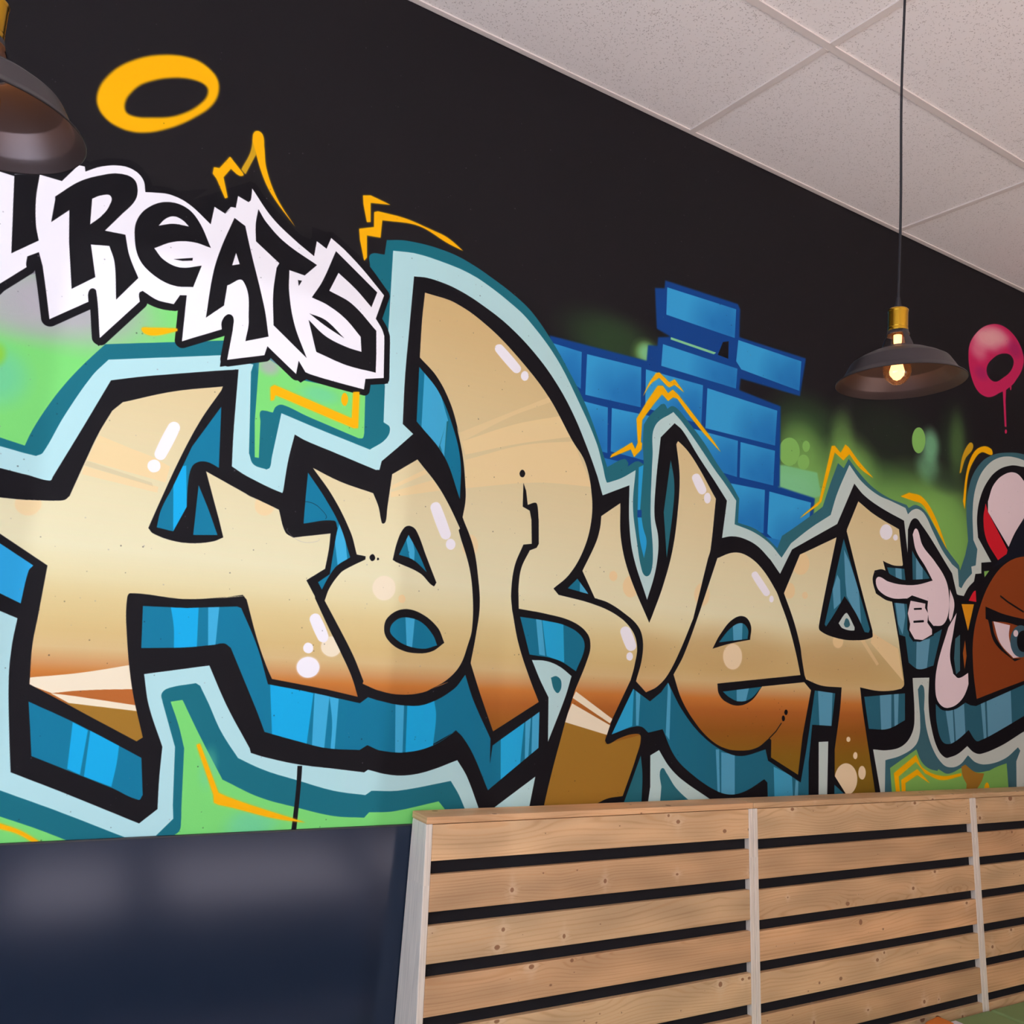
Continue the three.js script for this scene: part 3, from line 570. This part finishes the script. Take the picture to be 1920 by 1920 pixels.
function pine() {   // eight pine boards, 1.3 m by 0.1 m each: growth rings bending round knots
  const W = 2048, RH = 164, H = RH * ROWS, c = canvas(W, H), ctx = c.getContext('2d'), img = ctx.createImageData(W, H), d = img.data, R = rng(23);
  for (let r = 0; r < ROWS; r++) {
    const knots = [];
    for (let k = 0; k < 6 + Math.floor(R() * 7); k++) { const s = k < 2 ? 9 + R() * 8 : 2.5 + R() * R() * 10; knots.push({ x: R() * W, y: (0.08 + 0.84 * R()) * RH, s, e: 0.8 + R() * 0.9, halo: s > 5 && R() < 0.7 }); }
    const tone = 0.89 + 0.13 * R(), red = R() * 0.09, freq = 0.32 + 0.25 * R(), yc = RH * (R() * 2.4 - 0.7), d0 = 20 + 70 * R(), slope = (R() - 0.5) * 0.14, seed = r * 31.7;
    for (let y = 0; y < RH; y++) for (let x = 0; x < W; x++) {
      const dd = d0 + slope * (x - W / 2) + 26 * noise(x * 0.0011 + seed, seed);
      let v = Math.hypot(y - yc + 6 * noise(x * 0.0014, seed), dd) + 1.6 * noise2(x * 0.003, y * 0.03 + seed), dark = 0, light = 0, kn = 0;
      for (const k of knots) {
        const dx = (x - k.x) / k.e, dy = y - k.y, q = Math.hypot(dx, dy);
        if (q > k.s * 9) continue;
        v += Math.sign(dy || 1) * -k.s * 1.6 * Math.exp(-((dx / (k.s * 3.2)) ** 2)) * Math.exp(-Math.abs(dy) / (k.s * 2.2));
        if (q < k.s) kn = Math.max(kn, Math.min(1, (k.s - q) / 2.5) * (0.75 + 0.25 * Math.sin(q * 1.7)));
        else if (k.halo) light = Math.max(light, Math.exp(-(((q - k.s) / (k.s * (1.6 + 0.9 * noise(x * 0.02, y * 0.02)))) ** 2)) * 0.8, 0.7 * Math.exp(-((dx / (k.s * 1.3)) ** 2)) * Math.max(0, 1 - Math.abs(dy) / (k.s * 8)));
      }
      const ring = Math.sin(v * freq + 1.5 * noise(v * 0.05, seed)), line = Math.pow(0.5 + 0.5 * ring, 5);
      const fine = noise2(x * 0.012, y * 0.9 + seed) * 0.5 + noise(x * 0.05, y * 1.7) * 0.3, big = noise(x * 0.0016 + seed * 3, y * 0.006);
      let f = tone * (1 - 0.075 * line * (0.55 + 0.5 * noise(x * 0.003, y * 0.01 + seed)) + 0.02 * fine + 0.07 * big);
      let cr = 231 * f, cg = (192 - 150 * red - 7 * line) * f, cb = (145 - 170 * red - 10 * line) * f;
      cr += (246 - cr) * light * 0.45; cg += (222 - cg) * light * 0.45; cb += (190 - cb) * light * 0.45;
      cr += (128 - cr) * kn * 0.85; cg += (78 - cg) * kn * 0.85; cb += (52 - cb) * kn * 0.85;
      const o = 4 * ((r * RH + y) * W + x); d[o] = cr; d[o + 1] = cg; d[o + 2] = cb; d[o + 3] = 255;
    }
  }
  ctx.putImageData(img, 0, 0);
  const t = texture(c); t.wrapS = THREE.MirroredRepeatWrapping; return t;
}
function pale() {   // whitish sawn end boards, grain along v
  const W = 256, H = 1024, c = canvas(W, H), ctx = c.getContext('2d'), img = ctx.createImageData(W, H), d = img.data;
  for (let y = 0; y < H; y++) for (let x = 0; x < W; x++) {
    const v = x + 10 * noise(y * 0.003, x * 0.01), l = Math.pow(0.5 + 0.5 * Math.sin(v * 0.32 + 2 * noise(x * 0.02, y * 0.002)), 6);
    const f = 1 - 0.06 * l + 0.03 * noise2(x * 0.7, y * 0.02) + 0.03 * noise(x * 0.02, y * 0.005), o = 4 * (y * W + x);
    d[o] = 240 * f; d[o + 1] = 227 * f; d[o + 2] = 211 * f; d[o + 3] = 255;
  }
  ctx.putImageData(img, 0, 0);
  const t = texture(c); t.wrapS = t.wrapT = THREE.RepeatWrapping; return t;
}
function grain(cell, amp, base) {   // greyscale relief, tiling by mirror
  const N = 512, data = new Uint8Array(N * N * 4);
  for (let y = 0; y < N; y++) for (let x = 0; x < N; x++) {
    const v = base + amp * (0.6 * noise(x / cell, y / cell) + 0.4 * noise2(x / cell * 2.3, y / cell * 2.3)), o = 4 * (y * N + x);
    data[o] = data[o + 1] = data[o + 2] = Math.max(0, Math.min(255, v)); data[o + 3] = 255;
  }
  const t = new THREE.DataTexture(data, N, N); t.wrapS = t.wrapT = THREE.MirroredRepeatWrapping; t.magFilter = THREE.LinearFilter; t.needsUpdate = true; return t;
}

// ---------------------------------------------------------------- materials
const peel = grain(9, 60, 128), smear = grain(70, 55, 128);
peel.repeat.set(8, 8);
const [tileMap, tileBump] = pits();
const M = {
  black: phys({ color: INK.black, roughness: 0.6, specularIntensity: 0.25 }),
  panel: phys({ color: '#26344a', roughness: 0.15, metalness: 0.44 }),
  wallpaint: std({ color: '#6d5a50', roughness: 0.9 }),
  paving: std({ color: '#a8a9ad', roughness: 0.9 }),
  mat: std({ color: '#17161a', roughness: 1 }),
  white: std({ color: '#d9d3cc', roughness: 0.9 }),
  floor: std({ color: '#c6aea2', roughness: 0.5 }),
  tile: std({ map: tileMap, bumpMap: tileBump, bumpScale: 0.001, roughness: 0.95 }),
  tee: std({ color: '#e2d6d0', roughness: 0.8 }),
  frame: std({ color: '#2b2c2f', roughness: 0.5 }),
  glass: new THREE.MeshPhysicalMaterial({ color: '#ffffff', transmission: 1, thickness: 0, roughness: 0 }),
  backing: std({ color: '#101017', roughness: 0.9 }),
  pine: std({ map: pine(), roughness: 0.62 }),
  pale: std({ map: pale(), roughness: 0.7 }),
  shade: std({ color: '#4e484b', roughness: 0.44, metalness: 0.85 }),
  brass: std({ color: '#c99a2e', roughness: 0.24, metalness: 1 }),
  cord: std({ color: '#1f1b20', roughness: 0.8 }),
  bulb: phys({ color: '#ffe2c4', transmission: 1, thickness: 0, roughness: 0.08, emissive: '#ff9a5c', emissiveIntensity: 2.2 }),
  glow: std({ color: '#ffe0b0', emissive: '#ffc890', emissiveIntensity: 3.2 }),
  green: std({ color: '#86a066', roughness: 0.85, bumpMap: grain(4, 90, 128), bumpScale: 0.0006 }),
  orange: std({ color: '#d9782c', roughness: 0.6 }),
  dark: std({ color: '#2a1a14', roughness: 0.7 }),
  paper: std({ color: '#e9e4ee', roughness: 0.8 }),
};
M.tile.map.repeat.set(1, 1);

// ---------------------------------------------------------------- room shell
structure(mesh('wall_back', box(X0 - 0.15, X1 + 0.15, 0, CEIL + 0.2, -0.15, -0.0015), M.black), 'flat black wall behind the mural');
structure(mesh('floor', box(X0 - 0.15, X1 + 0.15, -0.12, 0, -0.15, ZF + 0.15), M.floor));
structure(mesh('wall_right', box(X1, X1 + 0.15, 0, CEIL + 0.2, 0, ZF + 0.15), M.wallpaint));
structure(mesh('pavement', mergeGeometries([box(-14, 16, -0.2, -0.03, ZF + 0.15, 22), box(-14, X0 - 0.15, -0.2, -0.03, -4, ZF + 0.15)]), M.paving));
function windowed(name, along, lo, hi, openings, at, out) {   // a wall with openings; along 'x' or 'z'
  const parts = [], y0 = 0.8, y1 = 3.1, add = (a, b, c, d) => parts.push(along === 'x' ? box(a, b, c, d, at, at + out) : box(at - out, at, c, d, a, b));
  let p = lo;
  for (const [a, b] of openings) { add(p, a, 0, CEIL + 0.2); add(a, b, 0, y0); add(a, b, y1, CEIL + 0.2); p = b; }
  add(p, hi, 0, CEIL + 0.2);
  structure(mesh(name, mergeGeometries(parts), M.white));
  for (const [a, b] of openings) {
    const g = new THREE.Group(); g.name = 'window_' + (++windows); scene.add(g); structure(g);
    const f = 0.05, put = (n, m, a0, a1, b0, b1, t0, t1) => mesh(n, along === 'x' ? box(a0, a1, b0, b1, at + t0, at + t1) : box(at - t1, at - t0, b0, b1, a0, a1), m, g);
    put('window_frame', M.frame, a, a + f, y0, y1, 0.06, 0.11); put('window_frame', M.frame, b - f, b, y0, y1, 0.06, 0.11);
    put('window_frame', M.frame, a + f, b - f, y0, y0 + f, 0.06, 0.11); put('window_frame', M.frame, a + f, b - f, y1 - f, y1, 0.06, 0.11);
    put('pane', M.glass, a + f, b - f, y0 + f, y1 - f, 0.08, 0.086);
  }
}
let windows = 0;
windowed('wall_left', 'z', 0, ZF + 0.15, [[0.9, 2.45], [2.55, 4.1]], X0, 0.15);
windowed('wall_front', 'x', X0, X1, [[0.635, 1.39], [1.55, 2.95], [3.11, 4.5]], ZF, 0.15);

// lower wall: gloss black panel under the mural
{
  const p = mesh('trim_1', box(X0, 5.6, 0.0005, 1.248, -0.0005, 0.006), M.panel); structure(p, 'glossy black panel along the lower wall, plain and dark');
  const l = mesh('trim_2', box(X0, 5.6, 1.248, 1.2515, -0.0005, 0.008), M.frame); structure(l, 'thin dark edge strip on top of the glossy panel');
}

// ceiling: tiles laid in a grid of tees
{
  const ceiling = new THREE.Group(); ceiling.name = 'ceiling'; scene.add(ceiling); structure(ceiling);
  mesh('slab', box(X0 - 0.15, X1 + 0.15, CEIL + 0.05, CEIL + 0.2, 0, ZF + 0.15), M.white, ceiling);
  const xs = [X0], zs = [0]; for (let x = 2.075 - 3 * 1.22; x < X1; x += 1.22) if (x > X0 + 0.1) xs.push(x); xs.push(X1);
  for (let z = 0.625; z < ZF; z += 0.61) zs.push(z); zs.push(ZF);
  const R = rng(3), made = {};
  for (let i = 0; i + 1 < xs.length; i++) for (let j = 0; j + 1 < zs.length; j++) {
    const w = xs[i + 1] - xs[i] - 0.002, d = zs[j + 1] - zs[j] - 0.002, key = [w.toFixed(3), d.toFixed(3), Math.floor(R() * 3)].join();
    if (!made[key]) {
      const g = new THREE.BoxGeometry(w, 0.016, d), p = g.attributes.position, uv = g.attributes.uv, ox = R(), oz = R();
      for (let k = 0; k < p.count; k++) uv.setXY(k, p.getX(k) / 0.61 + ox, p.getZ(k) / 0.61 + oz);
      made[key] = g;
    }
    mesh('ceiling_tile', made[key], M.tile, ceiling, [(xs[i] + xs[i + 1]) / 2, CEIL + 0.0105, (zs[j] + zs[j + 1]) / 2]);
  }
  const tee = (x0, x1, z0, z1, drop) => mesh('ceiling_tee', box(x0, x1, CEIL - drop, CEIL + 0.0025, z0, z1), M.tee, ceiling);
  for (const x of xs.slice(1, -1)) for (let j = 0; j + 1 < zs.length; j++) tee(x - 0.012, x + 0.012, zs[j] + (j ? 0.012 : 0.02), zs[j + 1] - 0.012, 0.003);
  for (const z of zs.slice(1, -1)) tee(X0, X1, z - 0.012, z + 0.012, 0.0022);
  const angle = mesh('wall_angle', mergeGeometries([box(X0, X1, CEIL - 0.002, CEIL + 0.0025, 0, 0.02), box(X0, X1, CEIL - 0.002, CEIL + 0.02, 0, 0.0012)]), M.tee, ceiling);
  angle.userData.label = 'pale angle strip where the ceiling meets the black wall';
}

// ---------------------------------------------------------------- mural
{
  const mural = thing('graffiti_mural', 'graffiti mural of cream bubble letters with teal and white outlines covering the black wall', 'mural');
  const y0 = 1.2515, y1 = CEIL - 0.002;
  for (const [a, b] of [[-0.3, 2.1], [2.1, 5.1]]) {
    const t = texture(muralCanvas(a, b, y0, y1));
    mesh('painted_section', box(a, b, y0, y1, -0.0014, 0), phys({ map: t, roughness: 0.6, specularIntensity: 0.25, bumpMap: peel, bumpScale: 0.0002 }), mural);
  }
}

// ---------------------------------------------------------------- slatted bench backs with seats
const LEAN = Math.atan(0.0787), FRONT = (y) => 0.095 + 0.0787 * (1.269 - y);
function boardUV(g, long, row) {   // grain along the long axis; one board of the pine texture per slat
  const p = g.attributes.position, n = g.attributes.normal, uv = g.attributes.uv;
  for (let i = 0; i < p.count; i++) {
    const q = [p.getX(i), p.getY(i), p.getZ(i)], m = [n.getX(i), n.getY(i), n.getZ(i)].map(Math.abs);
    const face = m.indexOf(Math.max(...m)), cross = long === 0 ? (face === 1 ? 2 : 1) : (face === 0 ? 2 : 0);
    if (row < 0) uv.setXY(i, q[cross] * 9 + 0.5, q[1] * 0.9);
    else uv.setXY(i, 0.5 + q[long] / 1.32, (row + 0.5 + Math.max(-0.46, Math.min(0.46, q[cross] / 0.105))) / ROWS);
  }
  return g;
}
function sideBoard(t) {   // wedge board: straight back on the wall, leaning front
  const s = new THREE.Shape([[0.009, 0.001], [FRONT(0.001), 0.001], [FRONT(1.269), 1.269], [0.009, 1.269]].map((q) => new THREE.Vector2(...q)));
  const g = new THREE.ExtrudeGeometry(s, { depth: t - 0.003, bevelEnabled: true, bevelThickness: 0.0015, bevelSize: 0.0015, bevelOffset: -0.0015, bevelSegments: 1 });
  g.rotateY(-Math.PI / 2); g.translate(t - 0.0015, 0, 0);     // shape x -> z, extrusion -> -x
  return boardUV(g, 1, -1);
}
const sideGeo = sideBoard(0.0205);
function bench(x0, x1, drop, label, seed) {
  const g = thing('slatted_bench', label, 'bench', [x0, 0, 0], 'slatted pine benches along the mural wall'), w = x1 - x0, R = rng(seed);
  mesh('side_board', sideGeo, M.pale, g); mesh('side_board', sideGeo, M.pale, g, [w - 0.0205, 0, 0]);
  const len = w - 0.041 - 0.0006;
  for (let k = 0; k < 9; k++) {
    const up = k ? 0 : drop, geo = boardUV(new RoundedBoxGeometry(len, 0.0955 + up, 0.02, 2, 0.0022), 0, (k * 3 + seed) % ROWS), yc = 1.2672 - 0.04775 - 0.1299 * k - drop + up / 2;
    const shift = R(), flip = R() < 0.5 ? -1 : 1, uv = geo.attributes.uv;
    for (let i = 0; i < uv.count; i++) uv.setX(i, shift + flip * uv.getX(i));
    mesh('slat', geo, M.pine, g, [w / 2, yc, FRONT(yc) - 0.0112], [-LEAN, 0, 0]);
  }
  const back = 1.262 - drop, mid = (back + 0.34) / 2;
  mesh('backing_panel', new THREE.BoxGeometry(len + 0.0004, (back - 0.34) / Math.cos(LEAN), 0.006), M.backing, g, [w / 2, mid, FRONT(mid) - 0.0246], [-LEAN, 0, 0]);
  const cap = boardUV(new RoundedBoxGeometry(w - 0.001, 0.0185, 0.0915, 2, 0.0015), 0, Math.floor(R() * ROWS));
  mesh('cap_board', cap, M.pine, g, [w / 2, 1.2788, 0.0497]);
  mesh('seat_base', box(0.01, w - 0.01, 0.001, 0.34, 0.205, 0.6), M.pine, g);
  mesh('seat_cushion', new RoundedBoxGeometry(w - 0.004, 0.12, 0.47, 5, 0.016), M.green, g, [w / 2, 0.401, 0.402]);
  return g;
}
bench(1.187, 2.4475, 0, 'first slatted pine bench, its pale end board beside the glossy black panel', 41);
bench(2.449, 3.752, 0.005, 'middle slatted pine bench, between two pale upright divider boards', 77);
bench(3.7535, 5.05, 0.009, 'far slatted pine bench cut by the right edge, its green seat in the corner', 95);

// ---------------------------------------------------------------- pendant lamps
const V2 = (list) => list.map((q) => new THREE.Vector2(...q));
function ring(list, a0 = 0, a = Math.PI * 2, seg = 64) { return new THREE.LatheGeometry(V2(list), seg, a0, a); }
function pendant(pos, turn, label, wobble, tilt) {
  const g = thing('pendant_lamp', label, 'lamp', pos, undefined); g.rotation.y = turn;
  const outer = [[0.14, 0.0012], [0.1398, 0.0026], [0.131, 0.0095], [0.1255, 0.0145], [0.1232, 0.0175], [0.1075, 0.0445], [0.1055, 0.047], [0.09, 0.057], [0.068, 0.068], [0.05, 0.0745], [0.0395, 0.0775]];
  const inner = outer.map(([r, y]) => [r - 0.0014, y - 0.0012]).reverse();
  inner[inner.length - 1] = [0.139, 0];
  const shade = mesh('shade', ring([...outer, ...inner, outer[0]], 0, Math.PI * 2, 96), M.shade, g);
  const ribs = [ring([[0.0405, 0.076], [0.0405, 0.08], [0.0385, 0.081], [0.0375, 0.078], [0.0385, 0.076], [0.0405, 0.076]]), ring([[0.0252, 0.113], [0.0228, 0.1225], [0.008, 0.1225], [0.008, 0.121], [0.0213, 0.121], [0.0239, 0.113], [0.0252, 0.113]])];
  for (let k = 0; k < 3; k++) ribs.push(ring([[0.039, 0.079], [0.0252, 0.1135], [0.0239, 0.1135], [0.0377, 0.079], [0.039, 0.079]], k * 2.0944 + 0.77, 0.56, 10));
  const lean = (m) => { if (tilt) { const pivot = new THREE.Vector3(0, 0.122, 0), axis = new THREE.Vector3(pos[0] - camera.position.x, 0, pos[2] - camera.position.z).normalize().applyAxisAngle(new THREE.Vector3(0, 1, 0), -turn); m.quaternion.setFromAxisAngle(axis, tilt); m.position.copy(pivot).sub(pivot.clone().applyQuaternion(m.quaternion)); } };
  lean(mesh('neck_cage', mergeGeometries(ribs), M.shade, g)); lean(shade);
  mesh('socket', ring([[0.004, 0.1222], [0.0215, 0.1222], [0.0222, 0.1232], [0.0222, 0.1295], [0.0213, 0.1302], [0.0213, 0.1316], [0.0218, 0.1322], [0.0218, 0.168], [0.0226, 0.1688], [0.0226, 0.1735], [0.0205, 0.1757], [0.004, 0.1763]]), M.brass, g);
  mesh('cord_grip', ring([[0.002, 0.176], [0.0085, 0.176], [0.0082, 0.185], [0.0058, 0.189], [0.0054, 0.197], [0.0034, 0.205], [0.0022, 0.2055]]), M.cord, g);
  const bulb = mesh('bulb', ring([[0.0001, 0.0005 - 0.005], [0.008, -0.0035], [0.018, 0.002], [0.0265, 0.0125], [0.0303, 0.025], [0.0298, 0.038], [0.025, 0.055], [0.0185, 0.073], [0.0145, 0.09], [0.0135, 0.115], [0.0135, 0.1255]], 0, Math.PI * 2, 40), M.bulb, g);
  mesh('filament', ring([[0.0001, 0.0055], [0.008, 0.009], [0.0155, 0.019], [0.0165, 0.027], [0.0125, 0.042], [0.0075, 0.06], [0.0065, 0.084], [0.0088, 0.098], [0.009, 0.113], [0.0001, 0.114]], 0, Math.PI * 2, 24), M.glow, bulb);
  const top = CEIL - pos[1], pts = [];
  for (let k = 0; k <= 14; k++) { const t = k / 14, y = 0.205 + (top - 0.205 - 0.02) * t, e = Math.sin(Math.PI * t); pts.push(new THREE.Vector3(wobble * e * Math.sin(7 * t + 1), y, wobble * e * Math.cos(5 * t))); }
  mesh('cord', new THREE.TubeGeometry(new THREE.CatmullRomCurve3(pts), 60, 0.0031, 8), M.cord, g);
  mesh('ceiling_cup', ring([[0.003, top - 0.024], [0.02, top - 0.022], [0.05, top - 0.008], [0.052, top - 0.0032], [0.003, top - 0.0032]]), M.shade, g);
  const l = new THREE.PointLight(0xffa758, 0.07, 0, 2); l.position.set(0, 0.03, 0); l.castShadow = true; l.shadow.radius = 1; g.add(l);
}
pendant([1.768, 2.4355, 1.103], -1.32, 'black pendant lamp with brass socket and glowing bulb hanging by the pink ring', 0.004, -0.06);
pendant([-0.06, 2.417, 1.006], 0.9, 'black pendant lamp cut by the left edge, hanging in front of the white lettering', 0.003, 0);

mesh('added_floor_mat', new RoundedBoxGeometry(2.1, 0.012, 1.5, 2, 0.004).translate(1.3, 0.0065, 2.7), M.mat).userData = { label: 'flat dark mat added out of view on the pale floor for the glossy panel to reflect', category: 'mat' };  // unseen mat, added so the glossy wall panel has something dark to reflect

// ---------------------------------------------------------------- small things on the seat
{
  const p = thing('pouch', 'orange pouch with a dark tip on the green seat at the bottom edge', 'pouch', [3.325, 0.4615, 0.235]);
  const g = new RoundedBoxGeometry(0.085, 0.04, 0.08, 4, 0.015), q = g.attributes.position;
  for (let i = 0; i < q.count; i++) q.setY(i, (q.getY(i) + 0.02) * (1 + 0.12 * Math.sin(q.getX(i) * 40)));
  g.computeVertexNormals();
  mesh('body', g, M.orange, p);
  mesh('tip', new RoundedBoxGeometry(0.014, 0.012, 0.016, 2, 0.004).translate(0.034, 0.0375, -0.03), M.dark, p);
  const n = thing('napkin', 'folded white napkin lying on the green seat right of the orange pouch', 'napkin', [3.425, 0.461, 0.25]);
  mesh('fold', new RoundedBoxGeometry(0.085, 0.008, 0.09, 2, 0.0025).translate(0, 0.0045, 0), M.paper, n);
  mesh('fold', new RoundedBoxGeometry(0.08, 0.007, 0.085, 2, 0.0025).translate(0, 0.012, 0), M.paper, n);
}

renderer.render(scene, camera);
